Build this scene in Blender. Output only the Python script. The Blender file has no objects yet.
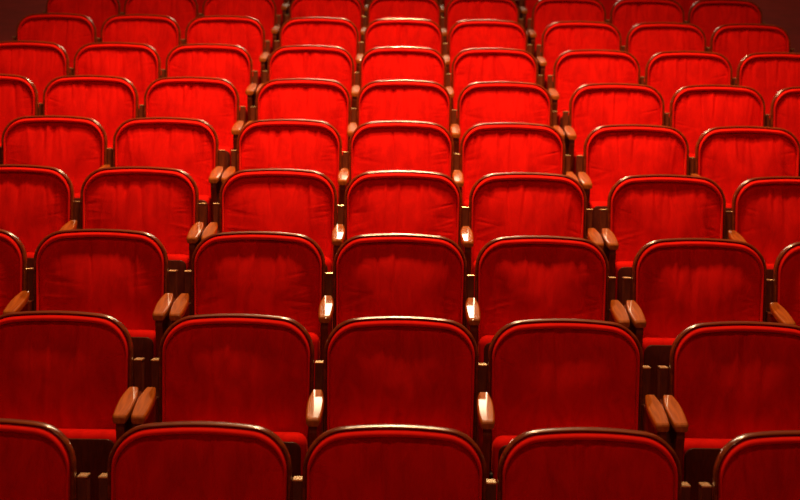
import bpy, math, random
from mathutils import Vector, Matrix

R = math.radians
C = bpy.context.scene.collection
P = 0.54              # seat pitch
D = 0.85              # row to row
RISE = 0.1077
ROWS = 10
TOP = 0.88            # back top above its floor
TH = R(12.0)          # camera looks down
TILT = R(10)
HB = 0.56
ZB = TOP - HB * math.cos(TILT)
BLOCK_GAP = 0.059     # extra gap at the joint between the blocks of a row

# ------------------------------------------------------------------ materials
def new_mat(name):
    m = bpy.data.materials.new(name); m.use_nodes = True
    nt = m.node_tree
    return m, nt, nt.nodes['Principled BSDF']

def setin(b, **k):
    for a, v in k.items():
        b.inputs[a.replace('_', ' ')].default_value = v

def velvet(name, c_dark, c_light, bump=0.35, sheen=0.35):
    m, nt, b = new_mat(name)
    N, L = nt.nodes, nt.links
    tc = N.new('ShaderNodeTexCoord'); oi = N.new('ShaderNodeObjectInfo')
    off = N.new('ShaderNodeVectorMath'); off.operation = 'ADD'
    mul = N.new('ShaderNodeMath'); mul.operation = 'MULTIPLY'; mul.inputs[1].default_value = 37.0
    L.new(oi.outputs['Random'], mul.inputs[0])
    L.new(tc.outputs['Object'], off.inputs[0]); L.new(mul.outputs[0], off.inputs[1])
    mp = N.new('ShaderNodeMapping'); mp.inputs['Scale'].default_value = (1.9, 1, 0.8)
    L.new(off.outputs[0], mp.inputs['Vector'])
    n1 = N.new('ShaderNodeTexNoise'); n1.inputs['Scale'].default_value = 9; n1.inputs['Detail'].default_value = 5
    n1.inputs['Roughness'].default_value = 0.6; n1.inputs['Distortion'].default_value = 0.6
    L.new(mp.outputs[0], n1.inputs['Vector'])
    cr = N.new('ShaderNodeValToRGB')
    cr.color_ramp.elements[0].position = 0.3; cr.color_ramp.elements[0].color = c_dark
    cr.color_ramp.elements[1].position = 0.62; cr.color_ramp.elements[1].color = c_light
    L.new(n1.outputs['Fac'], cr.inputs[0]); L.new(cr.outputs[0], b.inputs['Base Color'])
    n2 = N.new('ShaderNodeTexNoise'); n2.inputs['Scale'].default_value = 420; n2.inputs['Detail'].default_value = 2
    L.new(tc.outputs['Object'], n2.inputs['Vector'])
    bp = N.new('ShaderNodeBump'); bp.inputs['Strength'].default_value = bump; bp.inputs['Distance'].default_value = 0.0008
    L.new(n2.outputs['Fac'], bp.inputs['Height']); L.new(bp.outputs[0], b.inputs['Normal'])
    setin(b, Roughness=0.82, Sheen_Weight=sheen, Sheen_Roughness=0.35, Sheen_Tint=(1.0, 0.06, 0.02, 1), Specular_IOR_Level=0.08)
    return m

def wood(name, c1, c2, rough=0.32, coat=0.6, axis='z', coat_rough=0.16, spec=0.5):
    m, nt, b = new_mat(name)
    N, L = nt.nodes, nt.links
    tc = N.new('ShaderNodeTexCoord'); mp = N.new('ShaderNodeMapping')
    mp.inputs['Scale'].default_value = {'z': (30, 30, 2.5), 'y': (30, 2.5, 30), 'x': (2.5, 30, 30)}[axis]
    L.new(tc.outputs['Object'], mp.inputs['Vector'])
    n = N.new('ShaderNodeTexNoise'); n.inputs['Scale'].default_value = 2.2; n.inputs['Detail'].default_value = 6
    n.inputs['Distortion'].default_value = 1.2
    L.new(mp.outputs[0], n.inputs['Vector'])
    cr = N.new('ShaderNodeValToRGB')
    cr.color_ramp.elements[0].position = 0.35; cr.color_ramp.elements[0].color = c1
    cr.color_ramp.elements[1].position = 0.65; cr.color_ramp.elements[1].color = c2
    L.new(n.outputs['Fac'], cr.inputs[0]); L.new(cr.outputs[0], b.inputs['Base Color'])
    setin(b, Roughness=rough, Coat_Weight=coat, Coat_Roughness=coat_rough, Specular_IOR_Level=spec)
    return m

M = {}
M['velvet'] = velvet('red_velvet', (0.60, 0.0030, 0.0014, 1), (0.82, 0.0055, 0.0020, 1))
M['piping'] = velvet('red_velvet_piping', (0.75, 0.006, 0.0025, 1), (0.88, 0.008, 0.003, 1), 0.2, 0.25)
M['frame'] = wood('back_frame_wood', (0.13, 0.018, 0.003, 1), (0.25, 0.042, 0.006, 1), 0.3, 0.75, 'x', 0.14, 0.2)
M['arm'] = wood('armrest_wood', (0.30, 0.060, 0.004, 1), (0.46, 0.105, 0.008, 1), 0.4, 0.8, 'y', 0.06, 0.12)
M['panel'] = wood('side_panel_wood', (0.12, 0.017, 0.004, 1), (0.20, 0.032, 0.006, 1), 0.5, 0.12, 'z', 0.2, 0.12)
M['board'] = wood('seat_board_wood', (0.065, 0.007, 0.002, 1), (0.10, 0.012, 0.003, 1), 0.5, 0.12, 'z', 0.2, 0.12)
m, nt, b = new_mat('brass_cap'); setin(b, Base_Color=(0.86, 0.64, 0.36, 1), Metallic=0.8, Roughness=0.27); M['cap'] = m
m, nt, b = new_mat('dark_iron'); setin(b, Base_Color=(0.03, 0.02, 0.016, 1), Metallic=0.6, Roughness=0.5); M['iron'] = m

def carpet():
    m, nt, b = new_mat('dark_red_carpet'); N, L = nt.nodes, nt.links
    tc = N.new('ShaderNodeTexCoord')
    n = N.new('ShaderNodeTexNoise'); n.inputs['Scale'].default_value = 6; n.inputs['Detail'].default_value = 8
    L.new(tc.outputs['Object'], n.inputs['Vector'])
    cr = N.new('ShaderNodeValToRGB')
    cr.color_ramp.elements[0].position = 0.35; cr.color_ramp.elements[0].color = (0.26, 0.012, 0.004, 1)
    cr.color_ramp.elements[1].position = 0.65; cr.color_ramp.elements[1].color = (0.34, 0.013, 0.005, 1)
    L.new(n.outputs['Fac'], cr.inputs[0]); L.new(cr.outputs[0], b.inputs['Base Color'])
    setin(b, Roughness=0.95, Specular_IOR_Level=0.1)
    return m
M['carpet'] = carpet()
def plaster(name, c1, c2):
    m, nt, b = new_mat(name); N, L = nt.nodes, nt.links
    tc = N.new('ShaderNodeTexCoord')
    n = N.new('ShaderNodeTexNoise'); n.inputs['Scale'].default_value = 2.5; n.inputs['Detail'].default_value = 6
    L.new(tc.outputs['Object'], n.inputs['Vector'])
    cr = N.new('ShaderNodeValToRGB')
    cr.color_ramp.elements[0].position = 0.4; cr.color_ramp.elements[0].color = c1
    cr.color_ramp.elements[1].position = 0.6; cr.color_ramp.elements[1].color = c2
    L.new(n.outputs['Fac'], cr.inputs[0]); L.new(cr.outputs[0], b.inputs['Base Color'])
    setin(b, Roughness=0.8)
    return m
M['wall'] = plaster('dark_red_wall', (0.07, 0.008, 0.005, 1), (0.14, 0.014, 0.008, 1))
M['ceil'] = plaster('dark_ceiling', (0.05, 0.02, 0.014, 1), (0.07, 0.03, 0.02, 1))

# ------------------------------------------------------------------ mesh helpers
def mesh(name, verts, faces, mat, smooth=True, sharp=None):
    me = bpy.data.meshes.new(name)
    me.from_pydata([tuple(v) for v in verts], [], faces)
    me.materials.append(mat)
    me.validate(); me.update()
    if smooth:
        me.polygons.foreach_set('use_smooth', [True] * len(me.polygons))
        if sharp is not None:
            me.set_sharp_from_angle(angle=R(sharp))
    return me

def place(u, v, n, curve=True):
    """back-plane coordinates (across, up along the back, towards the viewer) to chair space"""
    if curve: n = n + 0.40 * u * u
    return Vector((u, v * math.sin(TILT) - n * math.cos(TILT), ZB + v * math.cos(TILT) + n * math.sin(TILT)))

def corner(cx, cy, r, a0, a1, k, e=2.25):
    out = []
    for i in range(k):
        a = a0 + (a1 - a0) * i / (k - 1)
        c, s = math.cos(a), math.sin(a)
        out.append((cx + r * math.copysign(abs(c) ** (2 / e), c), cy + r * math.copysign(abs(s) ** (2 / e), s)))
    return out

HW = 0.2550
def outline(side, top, bot, q=1):
    """closed rounded outline of the backrest, inset by side / top / bottom; counter-clockwise"""
    a = HW - side; h1 = HB - top; h0 = bot
    rt = max(0.112 - 0.6 * (side + top) / 2, 0.03); rb = max(0.05 - bot, 0.012)
    pts = []
    k = 14 * q
    pts += corner(a - rb, h0 + rb, rb, -math.pi / 2, 0, 5 * q)
    n = 14 * q                                            # right side up
    y0, y1 = h0 + rb, h1 - rt
    pts += [(a, y0 + (y1 - y0) * i / n) for i in range(1, n)]
    pts += corner(a - rt, h1 - rt, rt, 0, math.pi / 2, k)
    n = 22 * q
    x0, x1 = a - rt, -a + rt
    pts += [(x0 + (x1 - x0) * i / n, h1) for i in range(1, n)]
    pts += corner(-a + rt, h1 - rt, rt, math.pi / 2, math.pi, k)
    n = 14 * q
    pts += [(-a, y1 + (y0 - y1) * i / n) for i in range(1, n)]
    pts += corner(-a + rb, h0 + rb, rb, math.pi, 1.5 * math.pi, 5 * q)
    n = 16 * q
    x0, x1 = -a + rb, a - rb
    pts += [(x0 + (x1 - x0) * i / n, h0) for i in range(1, n)]
    res = []
    for u, v in pts:
        s = min(max((v - 0.25) / 0.25, 0), 1)
        v2 = v - 0.022 * s * (u / HW) ** 2 * (1 if v > 0.25 else s)
        w = 1 - 0.012 * (1 - min(max(v / HB, 0), 1))           # a touch narrower towards the bottom
        res.append((u * w, v2))
    return res

def loft(rings, centre0=None, centre1=None, closed=True):
    """rings: lists of points; optional end points close the ends with fans"""
    verts = []; faces = []
    n = len(rings[0])
    for r in rings: verts += r
    for j in range(len(rings) - 1):
        for i in range(n):
            k = (i + 1) % n
            faces.append((j * n + i, j * n + k, (j + 1) * n + k, (j + 1) * n + i))
    if centre0 is not None:
        c = len(verts); verts.append(centre0)
        faces += [((i + 1) % n, i, c) for i in range(n)]
    if centre1 is not None:
        c = len(verts); verts.append(centre1); o = (len(rings) - 1) * n
        faces += [(o + i, o + (i + 1) % n, c) for i in range(n)]
    return verts, faces

def back_frame_mesh():
    prof = [(0.10, -0.040), (0.04, -0.036), (0.012, -0.029), (0.004, -0.024), (0.0, -0.016), (0.0, 0.010), (0.002, 0.016),
            (0.0055, 0.0185), (0.009, 0.016), (0.0105, 0.010), (0.012, 0.002), (0.05, 0.002)]
    rings = [[place(u, v, n) for u, v in outline(i, i, i)] for i, n in prof]
    vs, fs = loft(rings, place(0, 0.28, -0.044), place(0, 0.28, 0.002))
    return mesh('back_frame', vs, fs, M['frame'], True, 50)

S0, T0 = 0.0115, 0.0115
def piping_mesh():
    ws, wt = 0.0080, 0.0205
    prof = [(0.0, 0.001), (0.0, 0.010), (0.08, 0.019), (0.24, 0.027), (0.5, 0.033), (0.75, 0.0325), (0.92, 0.024), (1.0, 0.010), (1.0, 0.001)]
    rings = [[place(u, v, n) for u, v in outline(S0 + t * ws, T0 + t * wt, S0 + t * ws)] for t, n in prof]
    vs, fs = loft(rings)
    n = len(rings[0]); o = (len(rings) - 1) * n
    fs += [(o + i, o + (i + 1) % n, (i + 1) % n, i) for i in range(n)]
    return mesh('piping', vs, fs, M['piping'])

def cushion_mesh(seed):
    rnd = random.Random(seed)
    s0, t0 = S0 + 0.0086, T0 + 0.0218
    vert = [(rnd.uniform(-0.2, 0.2), rnd.uniform(0.004, 0.011), rnd.uniform(0.4, 1) * rnd.choice((-1, 1, -1)), rnd.uniform(0.07, 0.26), rnd.uniform(-0.15, 0.15)) for _ in range(14)]
    side = [(rnd.choice((-1, 1)), rnd.uniform(0.05, 0.47), rnd.uniform(0.0022, 0.0055), rnd.uniform(0.4, 1) * rnd.choice((-1, -1, 1)), rnd.uniform(0.03, 0.11), rnd.uniform(-0.35, 0.45)) for _ in range(34)]
    dents = [(rnd.uniform(-0.2, 0.2), rnd.uniform(0.1, 0.5), rnd.uniform(0.03, 0.07), rnd.uniform(-0.003, 0.003)) for _ in range(12)]
    def fold(u, v):
        f = 0.0
        dt = (HB - 0.035) - v
        for x, w, a, l, k in vert:
            d = (u - x - k * dt) / (w * (1 + 3 * dt))
            f += 0.0065 * a * math.exp(-d * d) * math.exp(-(dt / l) ** 2)
        for sg, y, w, a, l, k in side:
            ds = (HW - 0.03) - sg * u
            d = (v - y - k * ds) / (w * (1 + 4 * max(ds, 0)))
            f += (0.10 * w + 0.0018) * a * math.exp(-d * d) * math.exp(-(ds / l) ** 2)
        for x, y, w, a in dents:
            f += a * math.exp(-((u - x) ** 2 + (v - y) ** 2) / w ** 2)
        return f
    rings = []
    o0 = outline(s0, t0, s0, 5)
    o1 = outline(s0 + 0.03, t0 + 0.03, s0 + 0.03, 5)
    ts = [0, 0.03, 0.08, 0.15, 0.24, 0.35, 0.5, 0.7, 1.0]
    for t in ts:
        # the cushion edge springs up out of the crease
        hgt = 0.003 + 0.014 * math.sin(min(t, 1) * math.pi / 2) ** 0.85
        rings.append([(a[0] + (b[0] - a[0]) * t, a[1] + (b[1] - a[1]) * t, hgt, t) for a, b in zip(o0, o1)])
    K = 36; vc = 0.25
    for j in range(1, K):
        q = 1 - j / K
        rings.append([(u * q, vc + (v - vc) * q, 0.017 + 0.038 * (1 - q ** 1.9), 1) for u, v in o1])
    R3 = [[place(u, v, n + fold(u, v) * min(1, t * 1.5)) for u, v, n, t in r] for r in rings]
    vs, fs = loft(R3, None, place(0, vc, 0.053 + fold(0, vc)))
    # closing ring behind, inside the frame
    return mesh('back_cushion', vs, fs, M['velvet'])

def slab(hx, v0, v1, n0, n1, rc, re, mat, name, steps=4, bulge=0.0):
    """rounded slab in back-plane coordinates: corner radius rc in the plane, edge radius re through the thickness"""
    def outl(i):
        a = hx - i; y0 = v0 + i; y1 = v1 - i; r = max(rc - i, 0.002)
        p = []
        p += corner(a - r, y0 + r, r, -math.pi / 2, 0, 6, 2)
        p += corner(a - r, y1 - r, r, 0, math.pi / 2, 6, 2)
        m_ = 8
        p += [(a - r - 2 * (a - r) * i_ / m_, y1) for i_ in range(1, m_)]
        p += corner(-a + r, y1 - r, r, math.pi / 2, math.pi, 6, 2)
        p += corner(-a + r, y0 + r, r, math.pi, 1.5 * math.pi, 6, 2)
        return p
    prof = []
    for j in range(steps + 1):
        a = math.pi / 2 * j / steps
        prof.append((re * (1 - math.sin(a)), n0 + re * (1 - math.cos(a))))
    for j in range(steps + 1):
        a = math.pi / 2 * j / steps
        prof.append((re * (1 - math.cos(a)), n1 - re * (1 - math.sin(a))))
    rings = [[place(u, v, n, False) for u, v in outl(i)] for i, n in prof]
    c = (v0 + v1) / 2
    vs, fs = loft(rings, place(0, c, n0 - bulge, False), place(0, c, n1, False))
    return mesh(name, vs, fs, mat, True, 60)

def seat_cushion_mesh(): return slab(0.2405, -0.17, 0.184, 0.064, 0.150, 0.035, 0.030, M['velvet'], 'seat_cushion')
def seat_board_mesh(): return slab(0.2235, -0.155, 0.162, 0.1482, 0.160, 0.028, 0.004, M['board'], 'seat_board')
def hinge_mesh(s):
    vs = []; fs = []
    if True:
        rings = []
        for x in (0.225, 0.2545):
            rings.append([Vector((s * x, -0.105 + 0.016 * math.cos(a), 0.40 + 0.016 * math.sin(a))) for a in [2 * math.pi * i / 16 for i in range(16)]])
        v, f = loft(rings, rings[0][0] * 0 + Vector((s * 0.225, -0.105, 0.40)), Vector((s * 0.2545, -0.105, 0.40)))
        o = len(vs); vs += v; fs += [tuple(i + o for i in q) for q in f]
    return mesh('hinge', vs, fs, M['iron'], True, 40)

def prism(poly, x0, x1, bev=0.002):
    """side outline (y,z) extruded across x with small bevelled edges"""
    cy = sum(p[0] for p in poly) / len(poly); cz = sum(p[1] for p in poly) / len(poly)
    def ring(x, b):
        out = []
        n = len(poly)
        for i in range(n):
            a = Vector(poly[i - 1]); p = Vector(poly[i]); c = Vector(poly[(i + 1) % n])
            d1 = (p - a).normalized(); d2 = (c - p).normalized()
            nn = Vector((-d1.y, d1.x)) + Vector((-d2.y, d2.x))
            if nn.length > 1e-6: nn.normalize()
            q = p + nn * b
            out.append(Vector((x, q.x, q.y)))
        return out
    rings = [ring(x0, bev), ring(x0 + bev, 0), ring(x1 - bev, 0), ring(x1, bev)]
    vs = [v for r in rings for v in r]; n = len(poly); fs = []
    for j in range(3):
        for i in range(n):
            k = (i + 1) % n
            fs.append((j * n + i, j * n + k, (j + 1) * n + k, (j + 1) * n + i))
    fs.append(tuple(range(n))[::-1]); fs.append(tuple(3 * n + i for i in range(n)))
    return vs, fs

POST_TOP = 0.400       # along the back
PW = 0.0130            # half thickness of a standard
ARM_Z = 0.652
def yz(v, n):
    p = place(0, v, n, False); return (p.y, p.z)
def side_panel_mesh():
    # post that leans with the backs, then the panel under the armrest, then a foot
    a = yz(POST_TOP, -0.042); b_ = yz(POST_TOP, 0.010)
    poly = [a, b_, yz(0.30, 0.010), yz(0.285, 0.02), (-0.12, ARM_Z - 0.022), (-0.285, ARM_Z - 0.020), (-0.292, ARM_Z - 0.050), (-0.265, 0.47), (-0.19, 0.33),
            (-0.15, 0.20), (-0.15, 0.05), (-0.20, 0.018), (-0.20, 0.0), (0.06, 0.0), (0.06, 0.018), (0.01, 0.05), (-0.01, 0.20), yz(0.0, -0.032)]
    vs, fs = prism(poly, -PW, PW, 0.002)
    me = mesh('side_panel', vs, fs, M['panel'], False)
    return me
def post_cap_mesh():
    rings = []
    for n, half, ex in ((0.0, 0.0138, 0.0), (0.0035, 0.0138, 0.0), (0.0048, 0.0126, 0.0014)):
        y0, z0 = yz(POST_TOP, -0.043 + ex); y1, z1 = yz(POST_TOP, 0.011 - ex)
        z0 += n + 0.0003; z1 += n + 0.0003
        rings.append([Vector((-half, y0, z0)), Vector((-half, y1, z1)), Vector((half, y1, z1)), Vector((half, y0, z0))])
    vs, fs = loft(rings)
    fs += [(3, 2, 1, 0), (8, 9, 10, 11)]
    return mesh('post_cap', vs, fs, M['cap'], False)

def armrest_mesh():
    # cross-sections from the post forward; (y, half width, z of the flat top, thickness)
    y_r = yz(0.30, 0.042)[0] - 0.035
    st = [(0.000, 0.0095, -0.010, 0.014), (0.004, 0.0130, -0.004, 0.022), (0.012, 0.0165, 0.0, 0.028), (0.04, 0.0205, 0.0, 0.028), (0.08, 0.0248, 0.0, 0.028), (0.13, 0.0268, 0.0, 0.029),
          (0.19, 0.0262, 0.0, 0.029), (0.24, 0.0238, 0.0, 0.029), (0.267, 0.0222, 0.0, 0.028), (0.273, 0.0205, -0.0035, 0.025), (0.276, 0.0185, -0.008, 0.020)]
    rings = []
    for d, w, z, th in st:
        th -= 0.002
        z += ARM_Z + (0.276 - d) * 0.045
        e = 0.0021; half = [(w - 0.0056, z)]
        for a in (25, 40, 55, 70, 85):
            half.append((half[-1][0] + e * math.cos(R(a)), half[-1][1] - e * math.sin(R(a))))
        half += [(w, z - th * 0.75), (w * 0.80, z - th)]
        prof = [(-x, zz) for x, zz in reversed(half)] + half
        rings.append([Vector((x, y_r - d, zz)) for x, zz in prof])
    c0 = Vector((0, y_r, ARM_Z - 0.005)); c1 = Vector((0, y_r - st[-1][0] - 0.0006, ARM_Z - 0.018))
    vs, fs = loft(rings, c0, c1)
    me = mesh('armrest', vs, fs, M['arm'], True, 20)
    return me

# ------------------------------------------------------------------ build meshes once
ME = dict(frame=back_frame_mesh(), piping=piping_mesh(), seat=seat_cushion_mesh(), board=seat_board_mesh(), hinge=hinge_mesh(-1), hinge2=hinge_mesh(1),
          panel=side_panel_mesh(), cap=post_cap_mesh(), arm=armrest_mesh())
CUSH = [cushion_mesh(s) for s in (3, 8, 14, 21, 35, 47, 52, 66)]

def obj(name, me, parent=None, loc=(0, 0, 0)):
    o = bpy.data.objects.new(name, me); C.objects.link(o)
    if parent is not None: o.parent = parent
    o.location = loc
    return o

SX = 0.2700            # standard centre from the seat centre
def theatre_seat(sides, cush, j):
    t = bpy.data.objects.new('theatre_seat', None); C.objects.link(t)
    t.empty_display_size = 0.2
    obj('back_frame', ME['frame'], t)
    c = obj('back_cushion', cush, t); obj('piping', ME['piping'], c)
    s = obj('seat_cushion', ME['seat'], t); obj('seat_board', ME['board'], s); obj('hinge', ME['hinge'], s); obj('hinge', ME['hinge2'], s)
    for sg in sides:
        p = obj('side_panel', ME['panel'], t, (sg * SX, 0, 0)); obj('post_cap', ME['cap'], p)
        obj('armrest', ME['arm'], t, (sg * SX, 0, 0))
    return t

def label_for(row, col):
    rw = ['nearest row', 'second row', 'third row', 'fourth row', 'fifth row', 'sixth row', 'seventh row', 'eighth row', 'ninth row', 'farthest row'][row]
    if col == 0: return 'red velvet seat with wooden frame, centre seat of the %s%s' % (rw, '' if row in (0, 9) else ' from the front')
    w = ['', 'first', 'second', 'third', 'fourth'][abs(col)]
    return 'red velvet seat, %s %s of centre in the %s%s' % (w, 'left' if col < 0 else 'right', rw, '' if row in (0, 9) else ' from the front')

SPAN = [2, 2, 3, 3, 3, 4, 4, 4, 4, 4]
XC = [-0.010, 0.005, -0.002, 0.006, -0.006, 0.006, -0.003, -0.003, 0.0, 0.0]      # rows are not perfectly in line
ZOFF = [0.014, 0, 0, 0, 0, 0.004, 0.006, 0.010, 0.014, 0.014]
rnd = random.Random(5)
for r in range(ROWS):
    for c in range(-SPAN[r], SPAN[r] + 1):
        sides = {0: (-1, 1), 1: (1,), -1: (-1,)}.get(c)
        if c >= 2: sides = (-1, 1) if c == 2 else (1,)
        if c <= -2: sides = (-1, 1) if c == -2 else (-1,)
        t = theatre_seat(sides, CUSH[(r * 5 + c * 3 + 40) % len(CUSH)], r * 20 + c)
        x = c * P + (BLOCK_GAP if c >= 2 else 0) - (BLOCK_GAP if c <= -2 else 0)
        t.location = (x + XC[r] + rnd.uniform(-0.001, 0.001), r * D, r * RISE + ZOFF[r])
        t['label'] = label_for(r, c); t['category'] = 'theatre seat'; t['group'] = 'red velvet theatre seats'

# ------------------------------------------------------------------ the room
def struct(name, vs, fs, mat):
    o = obj(name, mesh(name, vs, fs, mat, False)); o['kind'] = 'structure'; return o
WX = 3.9; Y0 = -6.0; NB = 20
# stepped floor, solid underneath
vs = []; fs = []
prof = [(Y0, 0.0)]
for r in range(1, NB):
    y = r * D - 0.60
    prof += [(y, (r - 1) * RISE), (y, r * RISE)]
YB = NB * D - 0.6
prof.append((YB, (NB - 1) * RISE))
bot = [(YB, -0.3), (Y0, -0.3)]
poly = prof + bot; n = len(poly)
for s in (-WX, WX):
    vs += [(s, y, z) for y, z in poly]
for i in range(n):
    k = (i + 1) % n
    fs.append((i, k, n + k, n + i))
fs.append(tuple(range(n))[::-1]); fs.append(tuple(range(n, 2 * n)))
fl = struct('floor', vs, fs, M['carpet'])
# the aisles at both ends of the rows are carpeted ramps level with the step edges
for nm, xa, xb in (('floor_aisle_left', -WX, -2.62), ('floor_aisle_right', 2.62, WX)):
    pl = [(-0.6, -0.02), (-0.6, 0.001), (YB, (YB + 0.6) / D * RISE + 0.001), (YB, -0.02)]
    v = [(x, y, z) for x in (xa, xb) for y, z in pl]
    struct(nm, v, [(0, 1, 5, 4), (1, 2, 6, 5), (2, 3, 7, 6), (3, 0, 4, 7), (3, 2, 1, 0), (4, 5, 6, 7)], M['carpet'])
def box(x0, x1, y0, y1, z0, z1):
    v = [(x0, y0, z0), (x1, y0, z0), (x1, y1, z0), (x0, y1, z0), (x0, y0, z1), (x1, y0, z1), (x1, y1, z1), (x0, y1, z1)]
    f = [(0, 3, 2, 1), (4, 5, 6, 7), (0, 1, 5, 4), (1, 2, 6, 5), (2, 3, 7, 6), (3, 0, 4, 7)]
    return v, f
CZ = 9.0
struct('wall_left', *box(-WX - 0.2, -WX, Y0, YB, -0.3, CZ), M['wall'])
struct('wall_right', *box(WX, WX + 0.2, Y0, YB, -0.3, CZ), M['wall'])
struct('wall_back', *box(-WX - 0.2, WX + 0.2, YB, YB + 0.2, -0.3, CZ), M['wall'])
struct('ceiling', *box(-WX - 0.2, WX + 0.2, Y0, YB + 0.2, CZ, CZ + 0.2), M['ceil'])

# ------------------------------------------------------------------ lights
def look(o, tgt):
    o.rotation_euler = (Vector(tgt) - o.location).to_track_quat('-Z', 'Y').to_euler()
def spot(name, loc, tgt, energy, size, blend, radius, col):
    l = bpy.data.lights.new(name, 'SPOT'); l.energy = energy; l.spot_size = R(size); l.spot_blend = blend
    l.shadow_soft_size = radius; l.color = col
    o = bpy.data.objects.new(name, l); C.objects.link(o); o.location = loc; look(o, tgt)
    return o
def area(name, loc, tgt, energy, sx, sy, col, spread=180):
    l = bpy.data.lights.new(name, 'AREA'); l.shape = 'RECTANGLE'; l.size = sx; l.size_y = sy; l.energy = energy; l.color = col; l.spread = R(spread)
    o = bpy.data.objects.new(name, l); C.objects.link(o); o.location = loc; look(o, tgt)
    return o
WARM = (1.0, 0.60, 0.28)
spot('house_spot', (0, -3.8, 6.6), (0, 2.6, 1.2), 280, 62, 1.0, 0.12, WARM)
spot('ceiling_spot', (0, 1.6, 7.0), (0, 4.5, 1.2), 1500, 50, 1.0, 0.4, WARM)
area('ceiling_lamp', (0, 2.6, 8.4), (0, 2.6, 0.9), 175, 0.8, 0.8, WARM, 100)
spot('back_spot', (0, 8.6, 7.6), (0, 2.4, 0.9), 2400, 60, 0.9, 0.10, (1.0, 0.58, 0.25))
area('projection_window', (0, 16.2, 5.2), (0, 4, 1.2), 280, 2.8, 4.0, (1.0, 0.78, 0.5), 140)
w = bpy.data.worlds.new('World'); bpy.context.scene.world = w; w.use_nodes = True
w.node_tree.nodes['Background'].inputs[0].default_value = (1.0, 0.55, 0.35, 1)
w.node_tree.nodes['Background'].inputs[1].default_value = 0.12

# ------------------------------------------------------------------ camera
F_PX = 1564.0
cam = bpy.data.cameras.new('camera'); co = bpy.data.objects.new('camera', cam); C.objects.link(co)
cam.sensor_fit = 'HORIZONTAL'; cam.sensor_width = 36; cam.lens = F_PX * 36 / 800
Fv = Vector((0, math.cos(TH), -math.sin(TH))); Uv = Vector((0, math.sin(TH), math.cos(TH)))
T1 = place(0, HB, 0.0)
Z1 = 4.358; Y1 = -0.927 * P
co.location = T1 - Z1 * Fv - Y1 * Uv + Vector((-0.004, 0, 0))
ROLL = R(0.88)
rot = Matrix((( 1, 0, 0), (0, Uv.y, -Fv.y), (0, Uv.z, -Fv.z)))
rot = rot @ Matrix.Rotation(ROLL, 3, 'Z')
co.rotation_euler = rot.to_euler()
cam.dof.use_dof = True; cam.dof.focus_distance = 5.3; cam.dof.aperture_fstop = 4.5
sc = bpy.context.scene; sc.camera = co
sc.view_settings.view_transform = 'Standard'; sc.view_settings.look = 'None'
sc.view_settings.exposure = 0.0; sc.view_settings.gamma = 1.0; sc.view_settings.use_curve_mapping = False
